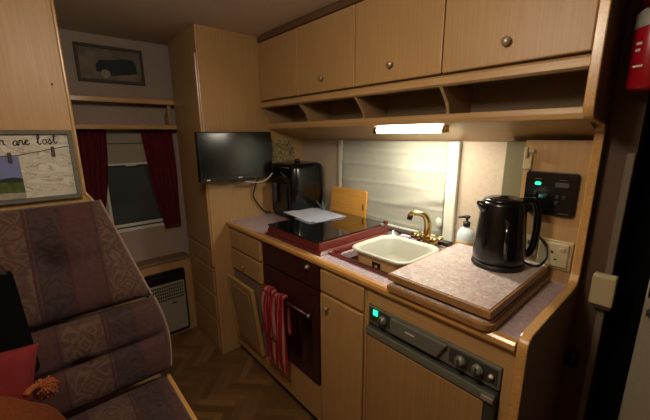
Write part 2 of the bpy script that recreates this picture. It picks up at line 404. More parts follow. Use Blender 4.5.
# front window: pane, frame bars
w2 = struct('window_2', box(XF-.02, XF-.012, -.53, -.20, .82, 1.44), 'glass_night')
b_ = bmesh.new(); box(XF-.006, XF+.006, -.545, -.19, .800, .822, b_); box(XF-.006, XF+.003, -.545, -.19, .832, .852, b_); struct('window_sill', b_, 'white', w2, bevel=.003)
struct('window_frame', box(XF-.01, XF+.006, -.545, -.530, .82, 1.45), 'white', w2)
t = thing('roller_blind', (XF+.01, -.36, 1.245), 'short pale blind half lowered over the dark front window', 'blind')
obj('blind_fabric', box(XF+.002, XF+.006, -.53, -.20, 1.25, 1.45), 'blind2', t)
obj('bottom_bar', box(XF, XF+.016, -.53, -.20, 1.238, 1.252), 'white', t, bevel=.003)
obj('pleat_line', box(XF+.006, XF+.009, -.53, -.20, 1.372, 1.378), 'greydark', t)
obj('pull_tab', box(XF+.016, XF+.022, -.42, -.36, 1.232, 1.244), 'white', t)

def curtain(y0t, y1t, y0b, y1b, z0, z1, folds, label):
    bm = bmesh.new(); nu, nv = folds*8, 24; g = []
    for j in range(nv+1):
        t = j/nv; z = z1+(z0-z1)*t; e = t**1.4
        a, bb = y0t+(y0b-y0t)*e, y1t+(y1b-y1t)*e
        g.append([bm.verts.new((XF+.035+.013*math.sin(2*PI*folds*i/nu+.6*math.sin(3*t)), a+(bb-a)*i/nu+.002*math.sin(9*t+i), z)) for i in range(nu+1)])
    for j in range(nv):
        for i in range(nu): bm.faces.new((g[j][i], g[j][i+1], g[j+1][i+1], g[j+1][i]))
    bmesh.ops.solidify(bm, geom=bm.faces[:], thickness=.002)
    return tag(obj('curtain', bm, 'curtain', smooth=True), label, 'curtain')
curtain(-.315, -.118, -.235, -.125, .79, 1.462, 6, 'burgundy curtain gathered at the right side of the front window')
curtain(-.70, -.50, -.70, -.60, .79, 1.462, 6, 'burgundy curtain at the left side of the front window beside the bulkhead')
tag(obj('curtain_rail', box(XF+.02, XF+.045, -1.0, -.115, 1.464, 1.474), 'greydark'), 'thin dark rail the two burgundy curtains hang from', 'curtain rail')
for z, nm in ((1.63, 'wooden shelf below the rustic picture, topmost of the two'), (1.475, 'wooden shelf above the burgundy curtains, lower of the two')):
    t = thing('wall_shelf', (XF, -.55, z-.01), nm, 'shelf', 'shelves over the front window')
    obj('shelf_board', box(XF, -.46, -1.1, -.112, z-.012, z+.006), 'wood_y', t)
    obj('front_lip', box(-.46, -.45, -1.1, -.112, z-.014, z+.014), 'trim_y', t, bevel=.003)
tag(obj('shelf_bracket', prism([(XF, 1.48), (-.47, 1.48), (-.47, 1.62), (-.50, 1.60), (-.53, 1.56), (XF, 1.55)], 'y', -.150, -.130), 'wood_y'), 'shaped wooden bracket between the two front shelves at their right end', 'bracket')
# pelmet board dark strip in window niche right
# rustic picture
t = thing('rustic_picture', (XF+.01, -.42, 1.735), 'rustic picture of a dark vehicle hanging high on the front wall', 'picture')
fb = bmesh.new()
for a in ((-.595, -.245, 1.735, 1.752), (-.595, -.245, 1.925, 1.942), (-.595, -.580, 1.752, 1.925), (-.260, -.245, 1.752, 1.925)): box(XF, XF+.022, *a, fb)
obj('picture_frame', fb, plain('dark_rustic_frame', (70, 64, 52), .8, var=.3, bump=.5), t, bevel=.002)
obj('canvas', box(XF+.001, XF+.010, -.58, -.26, 1.752, 1.925), plain('stained_canvas', (112, 100, 82), .8, var=.35, bscale=14), t)
van = [(-.50, 1.795), (-.50, 1.835), (-.475, 1.862), (-.40, 1.868), (-.36, 1.880), (-.30, 1.878), (-.285, 1.85), (-.285, 1.80), (-.33, 1.79), (-.38, 1.785), (-.42, 1.775), (-.45, 1.79)]
obj('vehicle_print', prism(van, 'x', XF+.010, XF+.0115), plain('dark_teal_print', (34, 44, 48), .8, var=.3), t)
obj('wheel_print', lathe([(.024, 0), (.024, .0018), (0, .0018)], (XF+.0115, -.455, 1.785), 20, axis='x'), plain('pale_print', (140, 132, 112), .8, var=.2), t)

# ------------------------------------------------------------------ tall cabinet beside the far recess
t = thing('tall_cabinet', (-.22, .24, 0), 'floor-to-ceiling maple cabinet the television is fixed to', 'cabinet')
obj('body', box(-.45, 0, -.105, .598, 0, ZC-.001), 'wood', t)
obj('front_frame', box(-.45, -.002, -.111, -.105, 0, ZC-.001), 'wood', t)
obj('door', box(-.40, -.035, -.117, -.111, .73, 1.70), 'wood', t, bevel=.003)
obj('door_edge', box(-.024, -.002, -.124, -.111, .62, 1.86), 'trim_z', t, bevel=.005)
for k, (z0, z1) in enumerate(((.04, .235), (.245, .415), (.425, .60))):
    d = obj('drawer', box(-.42, -.02, -.120, -.111, z0, z1), 'wood', t, bevel=.006)
obj('cupboard_flap', box(-.42, -.02, -.120, -.111, .61, .72), 'wood', t, bevel=.006)
obj('corner_trim', box(-.008, .004, -.114, -.100, 0, ZC-.001), 'trim_z', t, bevel=.003)

# map print on the cabinet side behind the television
tag(obj('map_poster', box(.0005, .003, .30, .52, 1.215, 1.385), 'map'), 'small old map print on the wall between television and air fryer', 'poster')

# television
t = thing('television', (.07, .06, 1.16), 'small black flat television on a bracket in front of the tall cabinet', 'television')
def tvq(x0, x1, a, b_, z0, z1): return box(x0, x1, a, b_, z0, z1)
obj('casing', box(.065, .098, -.190, .276, 1.165, 1.440), 'black', t, bevel=.006)
obj('screen', box(.098, .0992, -.178, .264, 1.192, 1.430), 'screen', t)
obj('bezel', box(.0985, .101, -.190, .276, 1.165, 1.190), 'black', t, bevel=.002)
obj('logo', box(.101, .1015, .035, .062, 1.174, 1.180), 'white', t)
obj('maker_mark', box(.101, .1015, -.155, -.135, 1.173, 1.180), 'white', t)
obj('wall_bracket', box(.0, .07, .0, .09, 1.27, 1.35), 'matblack', t, bevel=.004)
obj('stand_foot', box(.085, .115, -.02, .14, 1.155, 1.166), 'matblack', t, bevel=.003)
tag(obj('power_cable', tube(smoothpath([(.06, .19, 1.17), (.035, .18, 1.10), (.02, .17, 1.04), (.018, .20, .985), (.02, .235, .94), (.02, .27, .915), (.018, .295, .915)]), .0042, 8), 'matblack', smooth=True), 'black cable dropping from the television to the worktop', 'cable')
tag(obj('aerial_cable', tube(smoothpath([(.095, .075, 1.152), (.112, .11, 1.143), (.115, .17, 1.138), (.112, .22, 1.150), (.110, .265, 1.185)]), .003, 8), 'white', smooth=True), 'thin white cable looping under the television', 'cable')

# ------------------------------------------------------------------ overhead locker
t = thing('overhead_locker', (.835, .45, 1.457), 'long maple overhead locker with four doors and open cubbyholes below', 'cabinet')
XR = 1.668
obj('body', box(.002, XR, .29, YW, 1.60, ZC-.001), 'inside', t)
obj('cornice', box(.002, XR, .262, .29, 1.965, ZC-.001), wood('dark_cornice', (88, 62, 40), (104, 76, 50), 'x', .4), t, bevel=.004)
edges = [.005, .395, .815, 1.238, XR-.002]
for k in range(4):
    d = obj('door', box(edges[k]+.002, edges[k+1]-.002, .268, .289, 1.628, 1.962), 'wood', t, bevel=.004)
    if k: knob('door_knob', ((.0, .597, 1.016, 1.452)[k], .268, 1.690), 'y', -1, .0135, 'nickel', d)
lower = [(.258, 1.590), (.262, 1.612), (.272, 1.620), (.30, 1.620), (.30, 1.586), (.27, 1.584)]
obj('bottom_rail', prism(lower, 'x', .002, XR), 'trim_pale', t)
obj('shelf_floor', prism([(.335, 1.470), (.335, 1.485), (YW, 1.480), (YW, 1.470)], 'x', .002, XR), 'wood_x', t)
obj('cubby_back', box(.002, XR, .50, .51, 1.484, 1.60), 'inside', t)
obj('front_lip', prism([(.320, 1.458), (.317, 1.474), (.322, 1.492), (.336, 1.492), (.340, 1.458)], 'x', .002, XR), 'trim_pale', t, bevel=.002)
obj('under_board', prism([(.325, 1.457), (.335, 1.470), (YW, 1.470), (YW, 1.385)], 'x', .002, XR), 'wood_x', t)
for x in edges[1:4]:
    obj('divider', prism([(.50, 1.484), (.328, 1.484), (.335, 1.50), (.322, 1.53), (.29, 1.565), (.27, 1.586), (.50, 1.60)], 'x', x-.006, x+.006), 'wood_y', t)
obj('divider', prism([(.50, 1.484), (.328, 1.484), (.322, 1.53), (.27, 1.586), (.50, 1.60)], 'x', .002, .014), 'wood_y', t)

# kitchen end panel: the shaped board at the near end
def arc(cx, cy, r, a0, a1, n=6): return [(cx+r*math.cos(math.radians(a0+(a1-a0)*i/n)), cy+r*math.sin(math.radians(a0+(a1-a0)*i/n))) for i in range(n+1)]
prof = [(.0, .0), (-.012, 0)] + arc(.013, .893, .025, 180, 90) + arc(.40, .968, .05, -90, 0) + [(.45, 1.36)] + arc(.41, 1.415, .04, 0, 60) + arc(.288, 1.488, .028, 270, 180) + [(.260, ZC-.001), (YW, ZC-.001), (YW, 0)]
t = thing('end_panel', (1.68, .3, 0), 'tall shaped maple panel closing the near end of the kitchen', 'panel')
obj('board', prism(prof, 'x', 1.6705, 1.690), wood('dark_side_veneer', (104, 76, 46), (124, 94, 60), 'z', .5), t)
edge = prof[1:-3] + [(.260, ZC-.002)]
ins = []
def offset(pts, d):
    out = []
    for i, p in enumerate(pts):
        a = Vector(pts[max(i-1, 0)]); b2 = Vector(pts[min(i+1, len(pts)-1)]); tt = (b2-a).normalized()
        out.append((p[0]-tt.y*d, p[1]+tt.x*d))
    return out
e1 = offset(edge, .007); e2 = offset(edge, -.001)
sec = []
for p, q in zip(e1, e2): sec.append([(1.667, p[0], p[1]), (1.692, p[0], p[1]), (1.692, q[0], q[1]), (1.667, q[0], q[1])])
obj('edging', loft(sec), 'trim_y', t, bevel=.003)
for c_ in ((1.68, .008, .914), (1.68, .452, .952)):
    obj('screw_and_glint', lathe([(.006, 0), (.005, .003), (0, .004)], (c_[0], c_[1], c_[2]+.004), 12), 'white', t, smooth=True)  # white dots: the rear one a screw, the front one a painted glint
obj('coat_hook', lathe([(.012, 0), (.022, .012), (.024, .028), (.014, .036), (0, .038)], (1.690, .452, .648), 16, axis='x', sy=1.5), 'matblack', t, smooth=True)

# ------------------------------------------------------------------ base units
t = thing('drawer_unit', (.21, .25, 0), 'maple base unit with two drawers and an open flap, nearest the television', 'cabinet')
obj('carcass', box(.004, .405, .02, .56, .05, .868), 'wood', t)
fb = bmesh.new(); box(.004, .03, 0, .02, .05, .868, fb); box(.385, .405, 0, .02, .05, .868, fb); box(.03, .385, 0, .02, .862, .868, fb); box(.03, .385, 0, .02, .05, .13, fb)
obj('face_frame', fb, 'wood', t, bevel=.002)
obj('drawer', box(.032, .384, -.012, .006, .742, .858), 'wood', t, bevel=.005)
d = obj('drawer', box(.032, .384, -.012, .006, .606, .730), 'wood', t, bevel=.005); knob('drawer_knob', (.20, -.012, .655), 'y', -1, .008, 'nickel', d)
obj('opening', box(.034, .383, .0, .021, .135, .596), 'inside', t)
# open flap hinged at its bottom edge
def tilted(x0, x1, zb, zt, ang, thick, y0=-.004):
    bm = box(x0, x1, -thick, 0, 0, zt-zb)
    bmesh.ops.rotate(bm, verts=bm.verts, cent=(0, 0, 0), matrix=Matrix.Rotation(ang, 3, 'X'))
    bmesh.ops.translate(bm, verts=bm.verts, vec=(0, y0, zb)); return bm
fl = obj('flap_door', tilted(.075, .378, .15, .590, math.radians(6.5), .018), 'wood', t, bevel=.004)
obj('flap_panel', tilted(.110, .345, .19, .550, math.radians(6.5), .004, -.032), 'wood_y', fl, bevel=.002)
for a in ((.075, .092, .15, .590), (.361, .378, .15, .590)):
    obj('flap_edge', tilted(*a, math.radians(6.5), .008, -.020), 'trim_z', fl, bevel=.002)
obj('plinth', box(.004, .405, .04, .06, 0, .05), 'matblack', t)

t = thing('oven', (.645, .25, 0), 'dark brown built-in oven below the hob', 'oven')
obj('body', box(.410, .880, .02, .56, .05, .868), 'matblack', t)
obj('top_panel', box(.412, .878, -.012, .02, .752, .864), 'oven', t, bevel=.004)
obj('control_knob', lathe([(.011, 0), (.011, -.012), (.006, -.018), (0, -.019)], (.812, -.012, .845), 16, axis='y'), 'steel', t, smooth=True)
d = obj('door', box(.412, .878, -.012, .02, .262, .745), 'oven', t, bevel=.004)
obj('door_glass', box(.47, .83, -.0135, -.012, .34, .58), 'blackglass', d)
hb = tube([(.45, -.040, .625), (.84, -.040, .625)], .007, 10)
for x in (.455, .835): tube([(x, -.012, .625), (x, -.040, .625)], .006, 8, hb)
obj('handle', hb, 'oven', d, smooth=True)
obj('handle_cap', lathe([(.0085, 0), (.0085, .008), (0, .009)], (.838, -.040, .625), 12, axis='x'), 'steel', d, smooth=True)
obj('lower_panel', box(.412, .878, -.006, .02, .055, .256), 'wood_x', t, bevel=.003)
obj('plinth', box(.410, .880, .04, .06, 0, .05), 'matblack', t)

# striped towel on the oven handle: front sheet, fold over the bar, back sheet
def sheet(path_fn, nu, nv, thick, x0, x1, wob):
    bm = bmesh.new(); uvl = bm.loops.layers.uv.new('UVMap'); g = []
    for j in range(nv+1):
        y, z = path_fn(j/nv)
        row = []
        for i in range(nu+1):
            s = i/nu; x = x0+(x1-x0)*s+.006*math.sin(7*j/nv)*wob
            row.append((bm.verts.new((x, y+wob*.007*math.sin(s*13+j*.12)*min(1, j/4), z+.004*math.sin(s*9))), s*(x1-x0), j/nv*.4))
        g.append(row)
    for j in range(nv):
        for i in range(nu):
            q = (g[j][i], g[j][i+1], g[j+1][i+1], g[j+1][i]); f = bm.faces.new([a[0] for a in q])
            for l, a in zip(f.loops, q): l[uvl].uv = (a[1], a[2])
    bmesh.ops.solidify(bm, geom=bm.faces[:], thickness=thick)
    return bm
def tp(t_):
    L1 = .41
    s = t_*(L1+.05+.20)
    if s < L1: return (-.060-.012*math.sin(PI*s/L1), .235+s)
    s -= L1
    if s < .05:
        a = s/.05*PI; return (-.042-.018*math.cos(a), .645+.012*math.sin(a)-.004)
    s -= .05; return (-.024, .64-s)
t = thing('striped_towel', (.55, -.05, .23), 'red and white striped towel hanging over the oven handle', 'towel')
obj('long_fold', sheet(tp, 26, 50, .004, .490, .690, 1), 'towel', t, smooth=True)
obj('short_fold', sheet(lambda q: (-.078-.006*math.sin(PI*q), .40+.245*q), 22, 24, .005, .490, .630, .9), 'towel', t, smooth=True)

t = thing('narrow_cupboard', (1.015, .25, 0), 'narrow maple cupboard with a drawer between oven and fridge', 'cabinet')
obj('carcass', box(.884, 1.150, .0, .56, .05, .76), 'wood', t)
obj('front_frame', box(.884, 1.150, .0, .02, .76, .868), 'wood', t)
obj('drawer', box(.892, 1.143, -.012, 0, .762, .860), 'wood', t, bevel=.005)
d = obj('door', box(.892, 1.143, -.014, 0, .07, .750), 'wood', t, bevel=.006); knob('door_knob', (.945, -.014, .700), 'y', -1, .010, 'nickel', d)
obj('plinth', box(.884, 1.150, .04, .06, 0, .05), 'matblack', t)

t = thing('fridge', (1.41, .25, 0), 'built-in fridge with a wood-panelled door and grey control strip', 'fridge')
obj('cabinet', box(1.156, 1.664, .02, .56, 0, .76), 'greydark', t)
obj('header', box(1.156, 1.664, -.004, .02, .808, .868), 'wood_x', t)
obj('side_filler', box(1.640, 1.664, -.004, .02, 0, .808), 'wood', t)
obj('side_filler', box(1.152, 1.166, -.004, .02, 0, .808), 'wood', t)
fa = obj('control_strip', box(1.168, 1.638, -.010, .02, .735, .806), 'grey', t, bevel=.004)
obj('strip_centre', prism([(1.275, .744), (1.455, .744), (1.485, .801), (1.275, .801)], 'y', -.022, -.010), 'grey', fa, bevel=.004)
obj('knob_recess', box(1.176, 1.270, -.012, -.009, .748, .798), 'greydark', fa, bevel=.001)
obj('knob_recess', box(1.490, 1.630, -.012, -.009, .748, .798), 'greydark', fa, bevel=.001)
for x in (1.240, 1.528, 1.578):
    k_ = obj('dial', lathe([(.017, 0), (.017, -.008), (.012, -.010), (.011, -.020), (0, -.021)], (x, -.012, .772), 20, axis='y'), 'grey', fa, smooth=True)
    obj('dial_grip', box(x-.003, x+.003, -.036, -.03, .758, .786), 'greydark', k_)
obj('indicator_lamp', box(1.195, 1.213, -.015, -.011, .777, .796), 'greenled', fa)
obj('igniter_button', lathe([(.0065, 0), (.0065, -.008), (0, -.010)], (1.615, -.012, .772), 12, axis='y'), 'white', fa, smooth=True)
obj('maker_mark', box(1.34, 1.375, -.0228, -.0218, .776, .781), 'white', fa)
d = obj('door', box(1.170, 1.636, -.022, .015, .05, .728), 'greydark', t, bevel=.005)
obj('door_panel', box(1.178, 1.606, -.0255, -.022, .06, .690), wood('fridge_door_veneer', (140, 106, 66), (166, 130, 86), 'z', .45), d, bevel=.001)
obj('door_rail', box(1.172, 1.634, -.028, -.022, .697, .726), 'grey', d, bevel=.003)
obj('hinge_cap', box(1.600, 1.632, -.034, -.028, .704, .718), 'steel', d, bevel=.002)

# ------------------------------------------------------------------ worktop with sink cut-out
SX0, SX1, SY0, SY1 = .905, 1.235, .085, .425
wb = bmesh.new(); Z0, Z1 = .870, .900
box(.002, SX0, .0, YW, Z0, Z1, wb); box(SX1, 1.665, .0, YW if False else .478, Z0, Z1, wb); box(SX0, SX1, 0, SY0, Z0, Z1, wb); box(SX0, SX1, SY1, YW, Z0, Z1, wb); box(SX1, 1.392, .478, YW, Z0, Z1, wb)
t = thing('worktop', (.83, .3, .87), 'mottled pinkish-grey kitchen worktop with a beech front edge', 'worktop')
obj('slab', wb, 'laminate2', t)
ne = [(-.016, .872), (-.020, .880), (-.020, .892), (-.012, .901), (.004, .902), (.004, .870)]
obj('front_edge', prism(ne, 'x', .012, 1.664), 'trim', t, bevel=.002)
obj('front_edge_end', tube(smoothpath([(.012, -.010, .886), (.003, 0.0, .886), (.003, .03, .886)], 6), .012, 10), 'trim', t, smooth=True)
tag(obj('ledge_strip', box(.40, 1.175, .535, .583, .9005, .918), plain('dark_ledge', (44, 30, 28), .35), bevel=.003), 'dark ledge strip along the worktop back under the blind', 'ledge')

# hob with closed glass lid
t = thing('hob', (.62, .27, .90), 'maroon gas hob with its dark glass lid closed', 'hob')
def frust(x0, x1, y0, y1, z0, X0, X1, Y0, Y1, z1):
    return loft([[(x0, y0, z0), (x1, y0, z0), (x1, y1, z0), (x0, y1, z0)], [(X0, Y0, z1), (X1, Y0, z1), (X1, Y1, z1), (X0, Y1, z1)]])
obj('base', frust(.400, .865, .012, .530, .9005, .412, .850, .03, .522, .915), 'maroon', t, bevel=.003)
obj('lid_frame', frust(.412, .848, .022, .520, .915, .424, .838, .032, .512, .950), 'maroon', t, bevel=.004)
obj('glass_lid', box(.418, .836, .026, .512, .950, .957), 'blackglass', t, bevel=.002)
obj('lid_clip', box(.826, .846, .455, .475, .948, .962), 'steel', t, bevel=.003)
obj('lid_clip', box(.815, .836, .50, .520, .948, .966), 'maroon', t, bevel=.003)

# papers
def paper(cx, cy, ang, z, w=.297, d=.21, curl=.004):
    bm = bmesh.new(); g = []
    for j in range(9):
        row = []
        for i in range(9):
            u, v = (i/8-.5)*w, (j/8-.5)*d
            x = cx+u*math.cos(ang)-v*math.sin(ang); y = cy+u*math.sin(ang)+v*math.cos(ang)
            row.append(bm.verts.new((x, y, z+curl*((i/8)**2)*(j/8))))
        g.append(row)
    for j in range(8):
        for i in range(8): bm.faces.new((g[j][i], g[j][i+1], g[j+1][i+1], g[j+1][i]))
    bmesh.ops.solidify(bm, geom=bm.faces[:], thickness=-.0008)
    return bm
G = 'papers on the hob lid'
tag(obj('paper_sheet', paper(.440, .355, -.12, .9582), 'paper'), 'white paper sheet at the bottom of the pile on the hob', 'paper', G)
tag(obj('paper_sheet', paper(.430, .34, -.20, .9605), 'paper'), 'white paper sheet in the middle of the pile on the hob', 'paper', G)
tag(obj('paper_sheet', paper(.420, .32, -.10, .9630), 'paper'), 'white paper sheet on top of the pile on the hob', 'paper', G)

# cutting board leaning at the back
cb = prism([(x, z) for x, z in rrect(.5, 1.01, .30, .175, .022)], 'y', 0, .014)
bmesh.ops.rotate(cb, verts=cb.verts, cent=(.5, 0, .922), matrix=Matrix.Rotation(-.10, 3, 'X'))
bmesh.ops.translate(cb, verts=cb.verts, vec=(-.01, .548, 0))
t = thing('cutting_board', (.5, .55, .92), 'yellow bamboo cutting board propped upright behind the hob', 'cutting board')
obj('board', cb, 'board', t, bevel=.003)
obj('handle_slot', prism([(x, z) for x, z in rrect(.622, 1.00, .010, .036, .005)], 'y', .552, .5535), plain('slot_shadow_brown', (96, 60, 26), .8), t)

# air fryer
t = thing('air_fryer', (.17, .43, .90), 'black boxy air fryer standing in the worktop corner below the television', 'air fryer')
secs = []
for z, w, d_ in ((.902, .255, .245), (.915, .272, .258), (1.10, .282, .262), (1.215, .276, .256), (1.238, .262, .24), (1.246, .225, .20)):
    secs.append([(x, y, z) for x, y in rrect(.155, .425, w, d_, .050)])
obj('housing', loft(secs), 'black', t, smooth=False)
t.children[0].data.polygons.foreach_set('use_smooth', [len(p.vertices) == 4 for p in t.children[0].data.polygons])
dr = obj('drawer_front', prism([(x, z) for x, z in rrect(.145, 1.03, .17, .20, .02)], 'y', .284, .300), 'black', t, bevel=.004)
obj('drawer_handle', prism([(x, z) for x, z in rrect(.115, 1.06, .032, .13, .012)], 'y', .262, .285), plain('dark_chrome', (60, 58, 56), .35, .3), dr, bevel=.004)
obj('top_knob', lathe([(.018, 0), (.020, .01), (.014, .02), (0, .022)], (.14, .44, 1.246), 16), 'matblack', t, smooth=True)
obj('button_panel', prism([(x, z) for x, z in rrect(.145, 1.18, .15, .05, .012)], 'y', .295, .300), 'blackglass', t)

# small artificial plant sprig
t = thing('plant_sprig', (.335, .50, .90), 'small grey-green leafy sprig between air fryer and cutting board', 'plant')
obj('pot', lathe([(.014, 0), (.020, .03), (.018, .032), (0, .028)], (.372, .47, .9005), 16), 'steel', t, smooth=True)
for k in range(9):
    a = k*2.4; lean = .5+.2*(k % 3); h = .085+.02*(k % 3)
    bm = bmesh.new(); pts = []
    for i in range(7):
        s = i/6; w = .009*math.sin(PI*min(1, s*1.02+.04))+.0006
        px = .372+math.cos(a)*lean*s*h; py = .47+math.sin(a)*lean*s*h*.6; pz = .927+h*s*(1-.2*s)
        pts.append(((px-math.sin(a)*w, py+math.cos(a)*w*.8, pz), (px+math.sin(a)*w, py-math.cos(a)*w*.8, pz)))
    vv = [(bm.verts.new(p), bm.verts.new(q)) for p, q in pts]
    for p, q in zip(vv, vv[1:]): bm.faces.new((p[0], p[1], q[1], q[0]))
    bmesh.ops.solidify(bm, geom=bm.faces[:], thickness=.001)
    obj('leaf', bm, 'leaf', t, smooth=True)

# ------------------------------------------------------------------ sink
t = thing('kitchen_sink', (1.05, .27, .78), 'maroon enamel sink set into the worktop under the washing-up bowl', 'sink')
def rr3(cx, cy, w, d_, r_, z): return [(x, y, z) for x, y in rrect(cx, cy, w, d_, r_)]
cx, cy = 1.05, .275
rim = [rr3(cx, .2625, .40, .40, .03, .9008), rr3(cx, .2625, .40, .40, .03, .910), rr3(cx, .2625, .385, .385, .03, .913), rr3(cx, .2625, .365, .365, .03, .910), rr3(cx, .2625, .36, .36, .03, .904)]
rim += [rr3(cx, .255, .325, .335, .05, .903), rr3(cx, .255, .315, .325, .05, .895), rr3(cx, .255, .29, .30, .05, .80), rr3(cx, .255, .25, .26, .05, .785)]
obj('basin', loft(rim, capa=False), 'maroon', t, smooth=False)
obj('drain', lathe([(.03, 0), (.028, .003), (.012, .001), (0, .001)], (cx, .255, .7855), 24), 'steel', t, smooth=True)
obj('tray_ridge', box(.872, .885, .09, .46, .905, .916), 'maroon', t, bevel=.003)

# washing-up bowl
t = thing('washing_up_bowl', (1.115, .235, .79), 'cream plastic washing-up bowl standing in the maroon sink', 'bowl')
bx, by = 1.104, .225
out = [rr3(bx, by, .215, .205, .05, .80), rr3(bx, by, .245, .235, .05, .875), rr3(bx, by, .262, .250, .05, .944)]
inn = [rr3(bx, by, .254, .242, .05, .944), rr3(bx, by, .238, .228, .05, .875), rr3(bx, by, .205, .195, .05, .808)]
obj('body', loft(out+inn[:1], capb=False), 'bowlside', t, smooth=False)
lp = [rr3(bx, by, .258, .246, .05, .942), rr3(bx, by, .290, .278, .06, .946), rr3(bx, by, .296, .284, .06, .953), rr3(bx, by, .288, .276, .06, .957), rr3(bx, by, .262, .250, .052, .955)] + [rr3(bx, by, .250, .238, .05, .944)] + [rr3(bx, by, .234, .224, .05, .875), rr3(bx, by, .201, .191, .05, .812)]
o = obj('rim_and_inside', loft(lp, capa=False), 'bowl', t)
o.data.polygons.foreach_set('use_smooth', [len(p.vertices) == 4 for p in o.data.polygons])
lb = [(1.084, .1000, .922), (1.128, .1000, .922), (1.126, .1050, .886), (1.086, .1050, .886)]
bm = bmesh.new(); vs = [bm.verts.new(p) for p in lb]; bm.faces.new(vs); bmesh.ops.solidify(bm, geom=bm.faces[:], thickness=.001)
lab = obj('picture_label', bm, plain('dark_brown_print', (58, 38, 26), .5), t)
obj('label_motif', lathe([(.0085, 0), (.0085, -.0012), (.004, -.0014), (0, -.0014)], (1.106, .1008, .904), 5, axis='y'), plain('beige_print', (190, 160, 116), .5), lab)

# tap
t = thing('mixer_tap', (1.085, .49, .90), 'polished brass mixer tap with a swan neck behind the sink', 'tap')
obj('base_plate', prism(rrect(1.09, .495, .11, .05, .024), 'z', .9005, .912), 'brass', t, bevel=.004)
obj('pillar', lathe([(.020, 0), (.022, .006), (.017, .016), (.015, .03), (.017, .034), (.012, .042), (0, .043)], (1.085, .495, .912), 24), 'brass', t, smooth=True)
obj('spout', tube(smoothpath([(1.085, .495, .945), (1.088, .495, 1.00), (1.080, .49, 1.036), (1.064, .480, 1.052), (1.036, .466, 1.054), (1.016, .455, 1.044)], 8), [.0185-.006*i/40 for i in range(41)], 14), 'brass', t, smooth=True)
obj('nozzle', tube([(1.018, .456, 1.046), (1.012, .453, 1.020)], .013, 14), plain('dark_bronze', (70, 52, 36), .3, .8), t, smooth=True)
for s in (-1, 1):
    hx = 1.088+s*.046; hy = .495
    bm = lathe([(.009, 0), (.010, .015), (.016, .020), (.018, .028), (.012, .036), (0, .037)], (hx, hy, .912), 16)
    for k in range(4):
        a = k*PI/2+.4; tube([(hx, hy, .938), (hx+.034*math.cos(a), hy+.034*math.sin(a), .942)], [.008, .010], 10, bm)
    obj('cross_handle', bm, 'brass', t, smooth=True)
# tin and small items at the back ledge
tag(obj('steel_lid', lathe([(.030, 0), (.032, .006), (.022, .016), (.006, .020), (.006, .028), (0, .029)], (.885, .500, .9005), 24), 'steel', smooth=True), 'small shiny steel lid behind the washing-up bowl', 'lid')
tag(obj('scouring_pad', prism(rrect(.955, .510, .055, .032, .010), 'z', .9005, .915), plain('pale_lilac_cloth', (190, 180, 196), .9, bump=.5), bevel=.004), 'pale lilac scouring pad beside the tap', 'sponge')

# soap dispenser
t = thing('soap_dispenser', (1.235, .53, .90), 'clear soap dispenser with black pump beside the kettle', 'soap dispenser')
sc_ = (1.250, .545, .9005)
obj('bottle', lathe([(.028, 0), (.035, .006), (.036, .05), (.034, .085), (.024, .105), (.012, .112), (.012, .118), (0, .118)], sc_, 28, sx=1.1), 'liquid', t, smooth=True)
obj('label_band', lathe([(.0362, .022), (.0368, .024), (.0368, .050), (.0362, .052)], sc_, 28, sx=1.1), 'label', t, smooth=True)
obj('base_ring', lathe([(.031, 0), (.0375, .002), (.0375, .018), (.034, .02)], sc_, 28, sx=1.1), 'matblack', t, smooth=True)
pm = lathe([(.015, .116), (.015, .136), (.006, .138), (.006, .152), (.013, .154), (.013, .164), (0, .165)], sc_, 20)
tube([(1.250, .545, 1.060), (1.222, .522, 1.058)], [.006, .0045], 10, pm)
obj('pump', pm, 'matblack', t, smooth=True)

# ------------------------------------------------------------------ folding worktop covers
def cover(x0, x1, y0, y1, z0, z1, rc):
    pts = [(x0, y1), (x0, y0)] + [(x1-rc+rc*math.sin(a), y0+rc-rc*math.cos(a)) for a in [k*PI/12 for k in range(7)]] + [(x1, y1)]
    return pts
def coverthing(name, pts, z0, z1, label):
    t = thing(name, (sum(p[0] for p in pts)/len(pts), sum(p[1] for p in pts)/len(pts), z0), label, 'worktop cover', 'folding worktop covers')
    obj('edging', prism(pts, 'z', z0, z1-.002), wood('cover_edge_oak', (128, 92, 54), (158, 118, 74), 'y', .35), t, bevel=.003)
    c = Vector((sum(p[0] for p in pts)/len(pts), sum(p[1] for p in pts)/len(pts)))
    x0, x1 = min(p[0] for p in pts), max(p[0] for p in pts); y0, y1 = min(p[1] for p in pts), max(p[1] for p in pts)
    q = [((x0+x1)/2+(p[0]-(x0+x1)/2)*(1-.016/(x1-x0)), (y0+y1)/2+(p[1]-(y0+y1)/2)*(1-.016/(y1-y0))) for p in pts]
    obj('laminate_top', prism(q, 'z', z1-.003, z1), 'laminate', t)
    return t
coverthing('worktop_cover', cover(1.262, 1.606, -.030, .470, 0, 0, .03), .9025, .926, 'lower of the two stacked wood-edged worktop covers, directly on the worktop')
coverthing('worktop_cover', cover(1.256, 1.598, -.018, .462, 0, 0, .004), .936, .962, 'upper of the two stacked wood-edged worktop covers, under the kettle')
tag(obj('cover_gap_shade', box(1.275, 1.585, .0, .455, .9262, .9358), 'matblack'), 'thin black strip standing in for shade in the gap between the two worktop covers', 'gap_shade')  # black filler puts the shade of the open gap into colour

